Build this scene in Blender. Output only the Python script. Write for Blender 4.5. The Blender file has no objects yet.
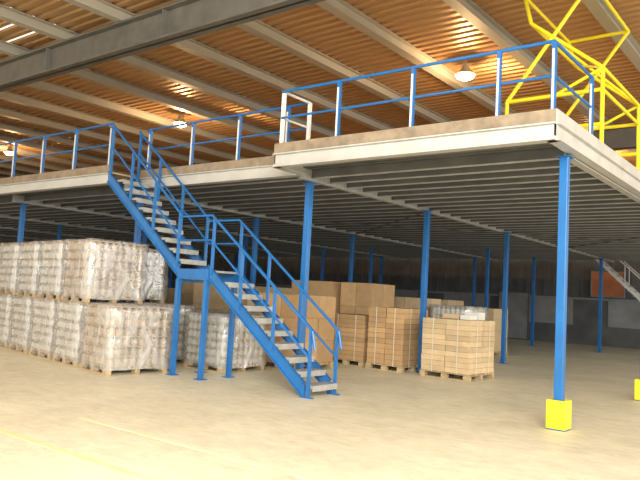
import bpy, math, random
from mathutils import Vector, Matrix
random.seed(7)
sc=bpy.context.scene
# ---------------------------------------------------------------- materials
def newmat(name):
    m=bpy.data.materials.new(name); m.use_nodes=True
    nt=m.node_tree; b=nt.nodes['Principled BSDF']; return m,nt,b
def mat(name,col,rough=0.6,metal=0.0,noise=0.15,scale=8,bump=0.0,col2=None,island=0.0,spec=0.5):
    m,nt,b=newmat(name)
    b.inputs['Roughness'].default_value=rough; b.inputs['Metallic'].default_value=metal
    b.inputs['Specular IOR Level'].default_value=spec
    tc=nt.nodes.new('ShaderNodeTexCoord'); n=nt.nodes.new('ShaderNodeTexNoise')
    n.inputs['Scale'].default_value=scale; n.inputs['Detail'].default_value=6
    nt.links.new(tc.outputs['Object'],n.inputs['Vector'])
    r=nt.nodes.new('ShaderNodeValToRGB'); r.color_ramp.elements[0].position=.3; r.color_ramp.elements[1].position=.7
    c2=col2 if col2 else tuple(c*(1-noise*2) for c in col)
    r.color_ramp.elements[0].color=(*c2,1); r.color_ramp.elements[1].color=(*col,1)
    nt.links.new(n.outputs['Fac'],r.inputs['Fac'])
    out=r.outputs['Color']
    if island>0:
        g=nt.nodes.new('ShaderNodeNewGeometry'); mr=nt.nodes.new('ShaderNodeMapRange')
        mr.inputs['To Min'].default_value=1-island; mr.inputs['To Max'].default_value=1+island*.4
        nt.links.new(g.outputs['Random Per Island'],mr.inputs['Value'])
        h=nt.nodes.new('ShaderNodeHueSaturation'); nt.links.new(out,h.inputs['Color']); nt.links.new(mr.outputs['Result'],h.inputs['Value'])
        out=h.outputs['Color']
    nt.links.new(out,b.inputs['Base Color'])
    if bump>0:
        bp=nt.nodes.new('ShaderNodeBump'); bp.inputs['Strength'].default_value=bump; bp.inputs['Distance'].default_value=.02
        nt.links.new(n.outputs['Fac'],bp.inputs['Height']); nt.links.new(bp.outputs['Normal'],b.inputs['Normal'])
    return m
def emis(name,col,s):
    m,nt,b=newmat(name); b.inputs['Base Color'].default_value=(*col,1)
    b.inputs['Emission Color'].default_value=(*col,1); b.inputs['Emission Strength'].default_value=s; return m
M={}
M['blue']=mat('blue_paint',(.012,.15,.44),.35,0,.1,3)
M['white']=mat('white_paint',(.8,.8,.76),.5,0,.08,4)
M['yellow']=mat('yellow_paint',(.88,.74,.02),.45,0,.06,5)
M['fascia']=mat('galvanised_fascia',(.56,.56,.53),.45,.15,.08,3)
M['kick']=mat('chipboard_edge',(.34,.27,.19),.8,0,.2,6)
M['joist']=mat('galvanised_joist',(.56,.56,.53),.4,.3,.12,4)
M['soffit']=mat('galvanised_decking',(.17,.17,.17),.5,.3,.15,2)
M['deck']=mat('chipboard_floor',(.5,.38,.22),.8,0,.1,4)
M['tread']=mat('steel_tread',(.45,.45,.42),.5,.3,.12,9)
M['roof']=mat('roof_sheet',(.50,.30,.14),.42,.4,.02,.2)
M['purlin']=mat('roof_purlin',(.42,.39,.32),.5,.15,.05,.6)
M['girder']=mat('roof_girder',(.14,.135,.12),.6,.1,.15,3)
M['wood']=mat('pallet_wood',(.62,.46,.26),.85,0,.2,14,.3,island=.25)
M['carton']=mat('cardboard',(.55,.35,.17),.85,0,.08,6,.1,island=.22)
M['carton_l']=mat('pale_cardboard',(.68,.51,.30),.85,0,.08,6,.1,island=.2)
M['carton_w']=mat('white_cartons',(.78,.76,.70),.6,0,.08,6,.1,island=.12)
M['jar_w']=mat('white_jars',(.70,.66,.57),.3,0,.06,3,island=.2)
M['jar_t']=mat('tan_jars',(.56,.42,.26),.3,0,.06,3,island=.25)
M['tray']=mat('layer_sheet',(.50,.38,.24),.8,0,.08,5)
M['strap']=mat('strap',(.75,.72,.6),.4,0,.05,5)
M['lamp_body']=mat('lamp_housing',(.6,.5,.35),.4,.3,.1,6)
M['lampglow']=emis('lamp_glow',(1,.66,.28),20)
M['skylight']=emis('rooflight',(.97,.92,.84),1.1)
M['wallm']=mat('wall_cladding',(.13,.135,.14),.7,0,.2,1.2)
M['walll']=mat('wall_light_panel',(.29,.30,.31),.7,0,.15,1.5)
M['doorm']=mat('brick_panel',(.50,.17,.07),.6,0,.1,2)
M['line']=mat('floor_line_paint',(.84,.66,.30),.8,0,.1,3,col2=(.80,.70,.48))
M['line2']=mat('worn_line_paint',(.84,.72,.42),.8,0,.1,3,col2=(.76,.72,.57))
def wrapmat():
    m,nt,b=newmat('stretch_wrap')
    b.inputs['Base Color'].default_value=(.92,.91,.88,1); b.inputs['Roughness'].default_value=.3
    tc=nt.nodes.new('ShaderNodeTexCoord'); mp=nt.nodes.new('ShaderNodeMapping'); mp.inputs['Scale'].default_value=(2.6,2.6,1.6)
    n=nt.nodes.new('ShaderNodeTexNoise'); n.inputs['Scale'].default_value=1.3; n.inputs['Detail'].default_value=3; n.inputs['Distortion'].default_value=1.0
    nt.links.new(tc.outputs['Object'],mp.inputs['Vector']); nt.links.new(mp.outputs['Vector'],n.inputs['Vector'])
    bp=nt.nodes.new('ShaderNodeBump'); bp.inputs['Strength'].default_value=.6; bp.inputs['Distance'].default_value=.07
    nt.links.new(n.outputs['Fac'],bp.inputs['Height']); nt.links.new(bp.outputs['Normal'],b.inputs['Normal'])
    r=nt.nodes.new('ShaderNodeMapRange'); r.inputs['From Min'].default_value=.4; r.inputs['From Max'].default_value=.75
    r.inputs['To Min'].default_value=.16; r.inputs['To Max'].default_value=.55
    nt.links.new(n.outputs['Fac'],r.inputs['Value'])
    t=nt.nodes.new('ShaderNodeBsdfTransparent'); g=nt.nodes.new('ShaderNodeBsdfGlossy'); g.inputs['Roughness'].default_value=.16
    nt.links.new(bp.outputs['Normal'],g.inputs['Normal'])
    m1=nt.nodes.new('ShaderNodeMixShader'); m2=nt.nodes.new('ShaderNodeMixShader')
    nt.links.new(r.outputs['Result'],m1.inputs[0]); nt.links.new(t.outputs[0],m1.inputs[1]); nt.links.new(b.outputs[0],m1.inputs[2])
    m2.inputs[0].default_value=.15; nt.links.new(m1.outputs[0],m2.inputs[1]); nt.links.new(g.outputs[0],m2.inputs[2])
    nt.links.new(m2.outputs[0],nt.nodes['Material Output'].inputs['Surface'])
    return m
M['wrap']=wrapmat()
def floormat():
    m,nt,b=newmat('concrete_floor')
    tc=nt.nodes.new('ShaderNodeTexCoord')
    n1=nt.nodes.new('ShaderNodeTexNoise'); n1.inputs['Scale'].default_value=.5; n1.inputs['Detail'].default_value=12; n1.inputs['Roughness'].default_value=.75
    mp=nt.nodes.new('ShaderNodeMapping'); mp.inputs['Scale'].default_value=(1.2,2.0,1); mp.inputs['Rotation'].default_value=(0,0,.25)
    n2=nt.nodes.new('ShaderNodeTexNoise'); n2.inputs['Scale'].default_value=3; n2.inputs['Detail'].default_value=14; n2.inputs['Roughness'].default_value=.78
    nt.links.new(tc.outputs['Object'],n1.inputs['Vector']); nt.links.new(tc.outputs['Object'],mp.inputs['Vector']); nt.links.new(mp.outputs['Vector'],n2.inputs['Vector'])
    r=nt.nodes.new('ShaderNodeValToRGB'); r.color_ramp.elements[0].position=.38; r.color_ramp.elements[1].position=.60
    r.color_ramp.elements[0].color=(.58,.54,.39,1); r.color_ramp.elements[1].color=(.84,.80,.62,1)
    mx=nt.nodes.new('ShaderNodeMath'); mx.operation='MULTIPLY_ADD'; mx.inputs[1].default_value=.5
    nt.links.new(n1.outputs['Fac'],mx.inputs[0])
    m2=nt.nodes.new('ShaderNodeMath'); m2.operation='MULTIPLY'; m2.inputs[1].default_value=.5
    nt.links.new(n2.outputs['Fac'],m2.inputs[0]); nt.links.new(m2.outputs[0],mx.inputs[2])
    nt.links.new(mx.outputs[0],r.inputs['Fac']); nt.links.new(r.outputs['Color'],b.inputs['Base Color'])
    b.inputs['Roughness'].default_value=.5; b.inputs['Specular IOR Level'].default_value=.35
    return m
M['floor']=floormat()
# ---------------------------------------------------------------- mesh builder
class MB:
    def __init__(s): s.v=[];s.f=[];s.mi=[];s.ms=[]
    def m(s,k):
        if k not in s.ms: s.ms.append(k)
        return s.ms.index(k)
    def hexa(s,pts,k):
        o=len(s.v); s.v+=[tuple(p) for p in pts]; i=s.m(k)
        for f in ((0,3,2,1),(4,5,6,7),(0,1,5,4),(1,2,6,5),(2,3,7,6),(3,0,4,7)):
            s.f.append(tuple(o+a for a in f)); s.mi.append(i)
    def box(s,x0,x1,y0,y1,z0,z1,k):
        s.hexa([(x0,y0,z0),(x1,y0,z0),(x1,y1,z0),(x0,y1,z0),(x0,y0,z1),(x1,y0,z1),(x1,y1,z1),(x0,y1,z1)],k)
    def quad(s,pts,k):
        o=len(s.v); s.v+=[tuple(p) for p in pts]; s.f.append(tuple(range(o,o+len(pts)))); s.mi.append(s.m(k))
    def tube(s,a,b,r,k,n=8):
        a=Vector(a);b=Vector(b);d=(b-a).normalized()
        u=d.orthogonal().normalized() if abs(d.z)<.999 else Vector((1,0,0)); w=d.cross(u)
        o=len(s.v); i=s.m(k)
        for p in (a,b):
            for j in range(n):
                t=2*math.pi*(j+.5)/n; s.v.append(tuple(p+u*math.cos(t)*r+w*math.sin(t)*r))
        for j in range(n):
            s.f.append((o+j,o+(j+1)%n,o+n+(j+1)%n,o+n+j)); s.mi.append(i)
        s.f.append(tuple(o+j for j in reversed(range(n)))); s.mi.append(i)
        s.f.append(tuple(o+n+j for j in range(n))); s.mi.append(i)
    def path(s,pts,r,k,n=8):
        for a,b in zip(pts,pts[1:]): s.tube(a,b,r,k,n)
    def lathe(s,prof,c,k,n=20):
        o=len(s.v); i=s.m(k)
        for r,z in prof:
            for j in range(n):
                t=2*math.pi*j/n; s.v.append((c[0]+r*math.cos(t),c[1]+r*math.sin(t),c[2]+z))
        for q in range(len(prof)-1):
            for j in range(n):
                s.f.append((o+q*n+j,o+q*n+(j+1)%n,o+(q+1)*n+(j+1)%n,o+(q+1)*n+j)); s.mi.append(i)
    def mesh(s,name):
        me=bpy.data.meshes.new(name); me.from_pydata(s.v,[],s.f); me.update()
        for k in s.ms: me.materials.append(M[k])
        me.polygons.foreach_set('material_index',s.mi); return me
    def obj(s,name,parent=None,loc=(0,0,0),rot=0,bevel=0):
        ob=bpy.data.objects.new(name,s.mesh(name)); sc.collection.objects.link(ob)
        ob.location=loc; ob.rotation_euler=(0,0,rot)
        if parent: ob.parent=parent
        if bevel:
            bm=ob.modifiers.new('bevel','BEVEL'); bm.width=bevel; bm.segments=2; bm.limit_method='ANGLE'
        return ob
def empty(name,loc=(0,0,0),rot=0):
    e=bpy.data.objects.new(name,None); e.location=loc; e.rotation_euler=(0,0,rot); sc.collection.objects.link(e); return e
# ---------------------------------------------------------------- room shell
XL,XR,YF,YB,HC=-40,8,-3,33,7.2
b=MB(); b.box(XL,XR+14,YF-14,YB,-.2,0,'floor'); b.obj('floor')
b=MB(); b.box(-12,4,3.72,3.80,0.0,.003,'line'); b.box(-7.2,-3.2,4.78,4.86,0,.003,'line2'); b.obj('floor_marking_line')
b=MB()
p=.25; y=YF
prof=[]
while y<YB:
    prof+=[(y,0),(y+.11,0),(y+.135,.045),(y+.225,.045)]; y+=p
prof.append((y,0))
def strip(bb,x0,x1,q,k):
    (ya,za),(yb,zb)=q
    bb.quad([(x0,ya,HC+za),(x0,yb,HC+zb),(x1,yb,HC+zb),(x1,ya,HC+za)],k)
for n_,q in enumerate(zip(prof,prof[1:])):
    top=q[0][1]>.04 and q[1][1]>.04
    if top and q[0][0]<8.0 and (n_//4)%2==0:
        strip(b,XL,-13.7,q,'skylight'); strip(b,-13.7,XR,q,'roof')
    else: strip(b,XL,XR,q,'roof')
b.box(XL,XR,YF,YB,HC+.1,HC+.16,'roof')
b.obj('ceiling')
b=MB()
x=-3.46+2.05*5
while x>XL:
    z0,z1=HC-.24,HC-.005
    b.box(x-.11,x+.11,YF,YB,z0,z0+.02,'purlin'); b.box(x-.11,x+.11,YF,YB,z1-.02,z1,'purlin'); b.box(x-.012,x+.012,YF,YB,z0+.02,z1-.02,'purlin')
    x-=2.05
b.obj('roof_purlins')
for gy in (8.06,20.5):
    b=MB(); z1=HC-.25; z0=z1-.62
    b.box(XL,XR,gy-.02,gy+.02,z0,z1,'girder'); b.box(XL,XR,gy-.16,gy+.16,z0,z0+.04,'girder'); b.box(XL,XR,gy-.16,gy+.16,z1-.04,z1,'girder')
    xx=XL+1
    while xx<XR:
        b.box(xx,xx+.03,gy-.14,gy+.14,z0+.04,z1-.04,'girder'); xx+=4.1
    b.obj('roof_girder')
b=MB(); b.box(XL,XR,YB,YB+.2,0,HC,'wallm')
xx=XL
while xx<XR: b.box(xx,xx+.12,YB-.05,YB,2.2,HC,'wallm'); xx+=.45
b.box(XL,XR,YB-.08,YB,2.1,2.2,'walll')
xx=XL+2
while xx<XR-3:
    b.box(xx,xx+2.6,YB-.04,YB,.9,2.1,'walll'); xx+=4.2
b.obj('wall_back')
b=MB(); b.box(XL-.2,XL,-3,YB,0,HC,'wallm')
yy=-3
while yy<YB: b.box(XL,XL+.05,yy,yy+.12,2.2,HC,'wallm'); yy+=.45
yy=2
while yy<YB-3: b.box(XL,XL+.04,yy,yy+3,.6,2.1,'walll'); yy+=4.2
b.obj('wall_left')
def wframe(name,x0,x1,z0,z1,glass,frame):
    b=MB(); y=YB-.2
    b.box(x0,x1,y,y+.04,z0,z1,glass)
    b.box(x0-.05,x0,y-.04,y+.05,z0-.05,z1+.05,frame); b.box(x1,x1+.05,y-.04,y+.05,z0-.05,z1+.05,frame)
    b.box(x0,x1,y-.04,y+.05,z1,z1+.05,frame); b.box(x0,x1,y-.04,y+.05,z0-.05,z0,frame)
    b.obj(name)
wframe('window_1',-9.3,-7.9,2.3,3.4,'doorm','walll')
wframe('door_1',-13.8,-12.3,.05,2.3,'walll','wallm')
# ---------------------------------------------------------------- mezzanine
XE=-2.88; Y0=8.45; Y1=9.2; XN0=-12.35; XN1=-7.65; YM=30.5; XM=-36.
mez=empty('mezzanine_platform',(0,0,0))
b=MB()
def plate(x0,x1,y0,y1):
    b.box(x0,x1,y0,y1,3.965,4.0,'deck')
plate(XM,XE,Y1,YM); plate(XN1,XE,Y0,Y1); plate(XM,XN0,Y0,Y1)
b.obj('deck_boards',mez)
b=MB()
yy=Y1+.05
while yy<YM-.2:
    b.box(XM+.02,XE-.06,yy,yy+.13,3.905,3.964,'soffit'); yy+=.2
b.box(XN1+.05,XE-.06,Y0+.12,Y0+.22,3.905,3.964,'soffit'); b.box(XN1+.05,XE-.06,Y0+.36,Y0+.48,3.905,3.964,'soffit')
b.obj('soffit_decking',mez)
b=MB()
yy=Y1+.4
while yy<YM-.2:
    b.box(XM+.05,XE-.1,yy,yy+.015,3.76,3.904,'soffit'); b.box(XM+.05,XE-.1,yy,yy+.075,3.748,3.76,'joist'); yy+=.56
b.obj('floor_joists',mez)
colx=[-3.03,-7.75,-12.95,-17.9,-22.9,-27.9,-32.9]
b=MB()
for cx in colx:
    b.box(cx-.06,cx+.06,9.28,YM-.05,3.70,3.715,'joist'); b.box(cx-.008,cx+.008,9.28,YM-.05,3.715,3.904,'joist')
b.obj('main_beams',mez)
b=MB()
def fascia(ax,c,a0,a1,s):
    def bx(d0,d1,z0,z1,k):
        lo,hi=sorted((c+s*d0,c+s*d1))
        if ax=='x': b.box(a0,a1,lo,hi,z0,z1,k)
        else: b.box(lo,hi,a0,a1,z0,z1,k)
    bx(-.02,0,3.75,3.963,'fascia'); bx(0,.055,3.735,3.75,'fascia'); bx(0,.055,3.945,3.963,'fascia'); bx(0,.02,3.75,3.79,'fascia')
    bx(-.12,0,3.735,3.749,'fascia')
    bx(-.0,.02,3.964,4.14,'kick' if ax=='x' else 'fascia')
fascia('x',Y0,XN1,XE,-1); fascia('x',Y0,XM,XN0,-1); fascia('x',Y1,XN0+.02,XN1-.02,-1)
fascia('y',XE,Y0,YM,1); fascia('y',XN1,Y0,Y1,-1); fascia('y',XN0,Y0,Y0+.001,1)
b.obj('edge_beams',mez)
cols=[(-3.03,9.3),(-7.9,9.75),(-12.95,9.75),(-17.9,9.6),(-22.9,9.6),(-27.9,9.6)]
for yy in (13.75,18.45,23.3,28.0):
    for cx in (-2.94,-7.6,-12.98,-17.9,-22.9,-27.9): cols.append((cx,yy))
cols+=[(-10.3,23.3),(-10.3,28.0),(-5.3,28.0),(-15.4,23.3),(-15.4,28.0)]
b=MB(); c=MB(); r=.057
for (cx,cy) in cols:
    b.box(cx-r,cx+r,cy-r,cy+r,.012,3.70,'blue'); b.box(cx-.13,cx+.13,cy-.13,cy+.13,0,.012,'blue'); b.box(cx-.1,cx+.1,cy-.1,cy+.1,3.685,3.699,'blue')
    for sx in(-1,1):
        for sy in(-1,1): b.tube((cx+sx*.1,cy+sy*.1,.012),(cx+sx*.1,cy+sy*.1,.04),.012,'joist',6)
b.obj('support_columns',mez,bevel=.006)
for (cx,cy) in ((-3.03,9.3),(-2.94,13.75),(-2.94,18.45),(-2.94,23.3)):
    q=.13; t=.055
    c.box(cx-q,cx+q,cy-q,cy-q+t,0.013,.39,'yellow'); c.box(cx-q,cx+q,cy+q-t,cy+q,0.013,.39,'yellow')
    c.box(cx-q,cx-q+t,cy-q+t,cy+q-t,0.013,.39,'yellow'); c.box(cx+q-t,cx+q,cy-q+t,cy+q-t,0.013,.39,'yellow')
c.obj('column_guards',mez,bevel=.012)
b=MB()
for (a0,a1) in (((-7.6,13.75),(-12.98,18.45)),((-12.98,13.75),(-7.6,18.45)),((-3.03,18.45),(-7.6,23.3)),((-7.6,18.45),(-3.03,23.3))):
    b.tube((*a0,3.68),(*a1,3.68),.015,'girder',6)
b.obj('bracing_rods',mez)
# ---------------------------------------------------------------- guardrails
def rail(name,pts,posts,k='blue',z=4.0,h=1.06,mid=True):
    b=MB(); r=.024
    b.path([(x,y,z+h) for x,y in pts],r,k)
    if mid: b.path([(x,y,z+.6) for x,y in pts],r*.8,k)
    for (x,y) in posts:
        b.box(x-.028,x+.028,y-.028,y+.028,z+.001,z+h,k)
        b.box(x-.05,x+.05,y-.05,y+.05,z+.001,z+.012,k)
        if k!='yellow': b.box(x-.012,x+.012,y-.045,y-.028,z+.05,z+.95,'white')
    return b.obj(name)
yr=Y0+.06
rail('guardrail',[(-7.6,yr),(XE-.06,yr),(XE-.06,10.15)],[(x,yr) for x in (-6.39,-5.03,-3.69,-2.94)]+[(XE-.06,10.15)])
rail('guardrail',[(-7.6,yr+.04),(-7.6,Y1+.06)],[(-7.6,yr+.04),(-7.6,Y1+.06)],'white')
rail('guardrail',[(-12.2,Y1+.06),(-7.66,Y1+.06)],[(x,Y1+.06) for x in (-12.1,-10.7,-9.35,-8.1)])
rail('guardrail',[(-35,yr),(-12.42,yr)],[(-12.45-1.35*i,yr) for i in range(17)])
# ---------------------------------------------------------------- staircase
st=empty('staircase',(0,0,0))
ya,yb=8.42,9.12
f1=((-9.85,1.95),(-12.33,4.0)); f2=((-6.55,0.0),(-9.05,1.95))
b=MB()
def stringer(y,p0,p1,drop=.24):
    (x0,z0),(x1,z1)=p0,p1
    for (d0,d1,t0,t1) in ((0,drop,-.006,.006),(0,.02,-.03,.03),(drop-.02,drop,-.03,.03)):
        b.hexa([(x0,y+t0,z0-d1+.1),(x0,y+t1,z0-d1+.1),(x1,y+t1,z1-d1+.1),(x1,y+t0,z1-d1+.1),
                (x0,y+t0,z0-d0+.1),(x0,y+t1,z0-d0+.1),(x1,y+t1,z1-d0+.1),(x1,y+t0,z1-d0+.1)],'blue')
for y in (ya,yb):
    stringer(y,(f2[0][0]-.17,f2[0][1]+.14),f2[1]); stringer(y,(f1[0][0],f1[0][1]),(f1[1][0],f1[1][1]-.1))
    b.box(-9.87,-9.03,y-.02,y+.02,1.78,1.97,'blue')
    b.box(f2[0][0]-.22,f2[0][0]+.02,y-.03,y+.03,0,.02,'blue')
    b.box(f2[0][0]-.2,f2[0][0]-.14,y-.025,y+.025,.02,.2,'blue')
b.obj('stringers',st)
b=MB()
for (p0,p1,n) in ((f2[0],f2[1],10),(f1[0],f1[1],10)):
    for i in range(1,n):
        x=p0[0]+(p1[0]-p0[0])*i/n; z=p0[1]+(p1[1]-p0[1])*i/n
        b.box(x-.02,x+.25,ya+.03,yb-.03,z-.045,z,'tread')
        b.box(x+.235,x+.25,ya+.03,yb-.03,z-.09,z-.045,'tread')
b.box(-9.9,-9.0,ya+.02,yb-.02,1.92,1.955,'tread')
b.obj('treads',st)
b=MB()
for x in (-9.08,-9.84):
    for y in (ya,yb): 
        b.box(x-.04,x+.04,y-.04,y+.04,.012,1.78,'blue'); b.box(x-.09,x+.09,y-.09,y+.09,0,.012,'blue')
    b.box(x-.03,x+.03,ya+.04,yb-.04,1.72,1.78,'blue')
b.obj('landing_legs',st)
b=MB()
def lerp(p0,p1,t): return (p0[0]+(p1[0]-p0[0])*t,p0[1]+(p1[1]-p0[1])*t)
for y in (ya,yb):
    for h,r in ((1.0,.024),(.55,.019)):
        pts=[]
        if h>.9: pts.append((f2[0][0]+.02,y,.75))
        pts+=[(f2[0][0]-.05,y,.04+h),(f2[1][0],y,f2[1][1]+h),(f1[0][0],y,f1[0][1]+h),(f1[1][0]+.03,y,f1[1][1]+h)]
        b.path(pts,r,'blue')
    for (p0,p1) in (f1,f2):
        for t in (.03,.35,.67,.97):
            x,z=lerp(p0,p1,t); b.box(x-.022,x+.022,y-.022,y+.022,z-.02 if z>.1 else .02,z+1.0,'blue')
b.obj('handrails',st)
# distant staircase
st2=empty('staircase',(0,0,0)); b=MB()
n=18
xb,xt=-4.2,-8.2
for y in (29.2,29.9):
    b.hexa([(xb,y-.02,0),(xb,y+.02,0),(xt,y+.02,3.75),(xt,y-.02,3.75),(xb+.18,y-.02,0),(xb+.18,y+.02,0),(xt+.18,y+.02,3.75),(xt+.18,y-.02,3.75)],'white')
    b.tube((xb,y,.95),(xt+1.0,y,3.7),.025,'white')
    for t in (0.02,.25,.5,.7): b.tube((xb+(xt-xb)*t,y,3.7*t),(xb+(xt-xb)*t,y,3.7*t+.9),.02,'white')
for i in range(1,n):
    x=xb+(xt-xb)*i/n; z=3.75*i/n; b.box(x-.05,x+.2,29.22,29.88,z-.04,z,'tread')
b.obj('flight',st2)
# ---------------------------------------------------------------- pallet gate (yellow)
b=MB(); r=.033
for gy in (10.75,13.1):
    P=lambda x,z:(x,gy,z)
    b.tube(P(-2.95,4.001),P(-2.95,5.4),r,'yellow'); b.tube(P(-4.5,4.001),P(-4.5,5.05),r,'yellow')
    b.tube(P(-2.95,5.05),P(-4.5,5.05),r,'yellow'); b.tube(P(-2.95,4.5),P(-4.5,4.5),r,'yellow'); b.tube(P(-2.95,4.15),P(-4.5,4.15),r,'yellow')
    b.path([P(-4.5,5.05),P(-3.15,6.85)],r,'yellow')
    b.path([P(-4.25,6.85),P(-4.12,6.35),P(-2.95,5.4)],r,'yellow')
    b.tube(P(-4.25,6.85),P(-3.15,6.85),r,'yellow')
    b.tube(P(-3.7,5.05),P(-2.95,5.4),r*.8,'yellow')
    b.box(-3.03,-2.87,gy-.08,gy+.08,4.001,4.02,'yellow'); b.box(-4.58,-4.42,gy-.08,gy+.08,4.001,4.02,'yellow')
for x,z in ((-4.25,6.85),(-4.12,6.35),(-3.15,6.85),(-2.95,5.4),(-2.95,5.05)):
    b.tube((x,10.75,z),(x,13.1,z),r*.9,'yellow')
b.tube((-4.12,10.75,6.35),(-2.95,13.1,5.4),r*.8,'yellow')
b.tube((-4.12,13.1,6.35),(-2.95,10.75,5.4),r*.8,'yellow')
b.obj('pallet_safety_gate')
rail('guardrail',[(XE-.06,13.4),(XE-.06,20)],[(XE-.06,13.4+1.3*i) for i in range(6)],'yellow')
# ---------------------------------------------------------------- lamps
def lamp(x,y,z=6.84,power=210):
    e=empty('high_bay_lamp',(x,y,z)); b=MB()
    b.lathe([(0.0,.24),(.07,.23),(.09,.14),(.10,.10),(.22,-.02),(.235,-.04),(.22,-.03),(.09,.07)],(0,0,0),'lamp_body')
    b.tube((0,0,.23),(0,0,HC-z-.01),.012,'lamp_body')
    b.obj('housing',e)
    g=MB(); g.lathe([(0,-.15),(.1,-.14),(.19,-.10),(.21,-.05),(0.08,.05)],(0,0,0),'lampglow'); g.obj('bulb',e)
    L=bpy.data.lights.new('bulb_light','POINT'); L.energy=power; L.color=(1,.64,.32); L.shadow_soft_size=.12
    o=bpy.data.objects.new('bulb_light',L); o.location=(0,0,-.3); o.parent=e; sc.collection.objects.link(o)
for x in (3.6,-6.8,-16.6,-27.2):
    for y in (13.8,3.3,24):
        lamp(x,y)
# ---------------------------------------------------------------- pallets and goods
def pallet(b,w,d,z=0):
    for i in range(3):
        y=-d/2+.05+i*(d-.1)/2
        b.box(-w/2,w/2,y-.05,y+.05,z,z+.02,'wood')
        for j in range(3):
            x=-w/2+.07+j*(w-.14)/2; b.box(x-.07,x+.07,y-.05,y+.05,z+.021,z+.095,'wood')
    for j in range(3):
        x=-w/2+.07+j*(w-.14)/2; b.box(x-.06,x+.06,-d/2,d/2,z+.096,z+.115,'wood')
    n=7
    for i in range(n):
        y=-d/2+.05+i*(d-.1)/(n-1); b.box(-w/2,w/2,y-.045,y+.045,z+.116,z+.138,'wood')
def cartons(b,w,d,z0,h,nx,ny,nz,k,jit=.006,gap=.006):
    for i in range(nx):
        for j in range(ny):
            for q in range(nz):
                if 0<i<nx-1 and 0<j<ny-1 and q<nz-1: continue
                jx=random.uniform(-jit,jit); jy=random.uniform(-jit,jit)
                x0=-w/2+w*i/nx; x1=-w/2+w*(i+1)/nx; y0=-d/2+d*j/ny; y1=-d/2+d*(j+1)/ny
                b.box(x0+gap/2+jx,x1-gap/2+jx,y0+gap/2+jy,y1-gap/2+jy,z0+h*q/nz+.002,z0+h*(q+1)/nz-.003,k)
def wrapshell(b,w,d,z0,h,k='wrap'):
    n=10; per=[]
    for (sx,sy,ex,ey) in ((-1,-1,1,-1),(1,-1,1,1),(1,1,-1,1),(-1,1,-1,-1)):
        for t in range(6): per.append((sx+(ex-sx)*t/6,sy+(ey-sy)*t/6))
    o=len(b.v); i=b.m(k)
    for q in range(n+1):
        z=z0+h*q/n
        for (a,c) in per:
            g=.02+random.uniform(0,.022)
            b.v.append((a*(w/2+g),c*(d/2+g),z+random.uniform(-.012,.012)))
    m=len(per)
    for q in range(n):
        for j in range(m):
            b.f.append((o+q*m+j,o+q*m+(j+1)%m,o+(q+1)*m+(j+1)%m,o+(q+1)*m+j)); b.mi.append(i)
    b.f.append(tuple(o+n*m+j for j in range(m))); b.mi.append(i)
jarcache={}
def jars(w,d,h,k):
    key=(w,d,h,k)
    if key in jarcache: return jarcache[key]
    b=MB(); nx,ny,nz=8,8,6; lh=(h-.14)/nz
    for q in range(nz):
        z0=.14+q*lh
        b.box(-w/2,w/2,-d/2,d/2,z0,z0+.02,'tray')
        for i in range(nx):
            for j in range(ny):
                if 0<i<nx-1 and 0<j<ny-1: continue
                x=-w/2+w*(i+.5)/nx; y=-d/2+d*(j+.5)/ny; R=.47*w/nx
                b.lathe([(0,.021),(R*.95,.022),(R,.03),(R,lh*.72),(R*.62,lh*.82),(R*.62,lh-.004),(0,lh-.003)],(x,y,z0),k,8)
    b.box(-w/2+w/nx,w/2-w/nx,-d/2+d/ny,d/2-d/ny,.16,h-.03,'tray')
    b.box(-w/2,w/2,-d/2,d/2,h-.002,h+.02,'tray')
    jarcache[key]=b.mesh('jars'); return jarcache[key]
def load(name,x,y,w,d,h,grid,k,rot=0,z=0,wrap=False,straps=False):
    e=empty(name,(x,y,z),rot)
    b=MB(); pallet(b,w,d); b.obj('pallet',e)
    if k.startswith('jar'):
        o=bpy.data.objects.new('jars',jars(w-.02,d-.02,h,k)); o.parent=e; sc.collection.objects.link(o)
    else:
        b=MB(); cartons(b,w-.02,d-.02,.14,h-.14,*grid,k,gap=.014); b.obj('cartons',e)
    if wrap:
        b=MB(); wrapshell(b,w,d,.08,h-.04); o=b.obj('stretch_wrap',e)
        for pl in o.data.polygons: pl.use_smooth=True
    if straps:
        b=MB()
        for t in (-.25,.25):
            for s in (-1,1):
                b.box(t*w-.008,t*w+.008,s*(d/2+.004)-.002,s*(d/2+.004)+.002,.12,h+.01,'strap')
                b.box(s*(w/2+.004)-.002,s*(w/2+.004)+.002,t*d-.008,t*d+.008,.12,h+.01,'strap')
        b.obj('straps',e)
    return e
W='pallet_of_wrapped_jars'
ang=math.radians(-9)
U=Vector((-math.cos(ang),-math.sin(ang))); N=Vector((-math.sin(ang),math.cos(ang)))
P0=Vector((-10.27,7.3))
for i in range(8):
    r=ang+random.uniform(-.02,.02)
    c0=P0+U*(.6+1.27*i)+N*.62
    load(W,c0.x,c0.y,1.13,1.22,1.2,None,'jar_t' if i<1 else 'jar_w',r,wrap=True)
    c1=c0+N*1.33
    if i>0:
        load(W,c0.x+.06,c0.y+.04,1.13,1.22,1.2,None,'jar_t' if i==1 else 'jar_w',r,z=1.225,wrap=True)
        load(W,c1.x,c1.y,1.13,1.22,1.2,None,'jar_w',r,wrap=True)
    if i>1: load(W,c1.x,c1.y,1.13,1.22,1.2,None,'jar_w',r,z=1.225,wrap=True)
load(W,-10.15,10.05,1.13,1.22,1.1,None,'jar_w',0,wrap=True)
load(W,-12.0,11.0,1.13,1.22,1.1,None,'jar_w',0.05,wrap=True)
C='pallet_of_cartons'
load(C,-10.95,12.6,1.1,1.2,1.6,(2,2,3),'carton_l',-.04)
load(C,-9.65,11.75,1.2,1.25,1.6,(2,2,3),'carton',0.02)
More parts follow.
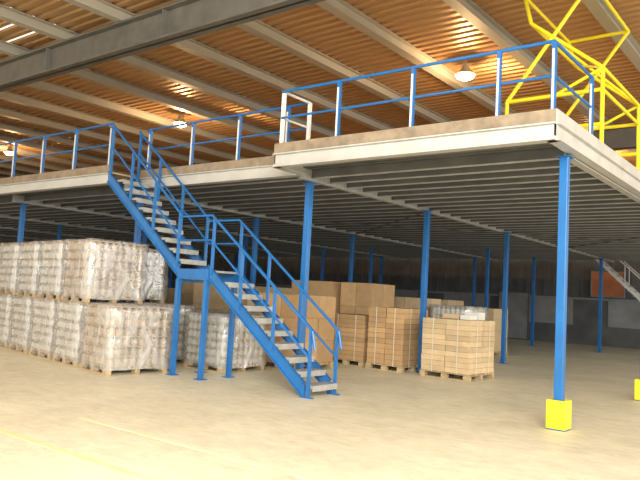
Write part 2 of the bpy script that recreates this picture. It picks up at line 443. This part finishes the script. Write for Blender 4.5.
load(C,-9.4,13.85,1.05,1.1,1.2,(1,1,10),'carton',0,straps=True)
load(C,-8.25,13.75,.97,1.15,1.42,(2,1,11),'carton',0.02,straps=True)
load(C,-6.7,13.75,1.18,1.2,1.26,(2,2,10),'carton_l',-.03,straps=True)
load(C,-11.4,14.9,1.3,1.2,2.0,(1,2,2),'carton',0)
load(C,-10.1,15.2,1.0,1.2,2.0,(2,2,3),'carton',.03)
load(C,-12.9,12.6,1.1,1.2,1.8,(2,2,3),'carton_l',.03)
load(W,-8.4,17.2,1.13,1.22,1.5,None,'jar_w',.03,wrap=True)
load(C,-9.9,17.4,1.1,1.2,1.7,(2,2,5),'carton_l',0)
load(W,-12.0,17.9,1.13,1.22,1.6,None,'jar_w',.03,wrap=True)
for (x,y,h) in ((-9.3,21,1.5),(-10.9,21,1.7),(-12.5,21,1.5),(-14.1,21,1.4),(-15.0,19,1.5),(-16.4,19,1.8),(-15,14,1.9),(-16.6,14,1.6),(-14.8,16.5,1.8)):
    load(C,x,y,1.1,1.2,h,(2,2,4),'carton_l' if h>1.45 else 'carton',0)
b=MB()
for (x,y,w,d,h,k) in ((-6.45,14.0,.35,.3,.16,'carton_w'),(-6.9,13.9,.4,.3,.1,'carton_l'),(-6.4,13.6,.25,.3,.1,'carton_w')):
    b.box(x-w/2,x+w/2,y-d/2,y+d/2,1.263,1.263+h,k)
b.obj('loose_cartons')
# ---------------------------------------------------------------- light
w=bpy.data.worlds.new('World'); sc.world=w; w.use_nodes=True
bg=w.node_tree.nodes['Background']; bg.inputs['Color'].default_value=(1,1,.97,1); bg.inputs['Strength'].default_value=1.4
def area(name,loc,tgt,sx,sy,p,col):
    L=bpy.data.lights.new(name,'AREA'); L.shape='RECTANGLE'; L.size=sx; L.size_y=sy; L.energy=p; L.color=col
    o=bpy.data.objects.new(name,L); o.location=loc
    o.rotation_euler=(Vector(tgt)-Vector(loc)).to_track_quat('-Z','Y').to_euler(); sc.collection.objects.link(o)
area('added_rear_daylight',(3,-3.0,5.5),(-4,7,0),9,4,3300,(1,.99,.92))  # area light added behind camera for assumed daylight on floor; no door built
area('added_side_fill',(7.8,19,2.8),(-6,18,-1.0),20,4,850,(1,.98,.93))  # unseen area light added to brighten floor under deck; no side door exists
# ---------------------------------------------------------------- camera
cam=bpy.data.cameras.new('camera'); cam.sensor_width=36; cam.lens=676.04/640*36
co=bpy.data.objects.new('camera',cam); sc.collection.objects.link(co); sc.camera=co
yaw,pit,rol=.6612,.0825,.0546
f=Vector((-math.sin(yaw)*math.cos(pit),math.cos(yaw)*math.cos(pit),math.sin(pit)))
r0=Vector((math.cos(yaw),math.sin(yaw),0)); u0=r0.cross(f)
r=math.cos(rol)*r0+math.sin(rol)*u0; u=-math.sin(rol)*r0+math.cos(rol)*u0
co.matrix_world=Matrix(((r.x,u.x,-f.x,0),(r.y,u.y,-f.y,0),(r.z,u.z,-f.z,1.6),(0,0,0,1)))
sc.view_settings.view_transform='Standard'
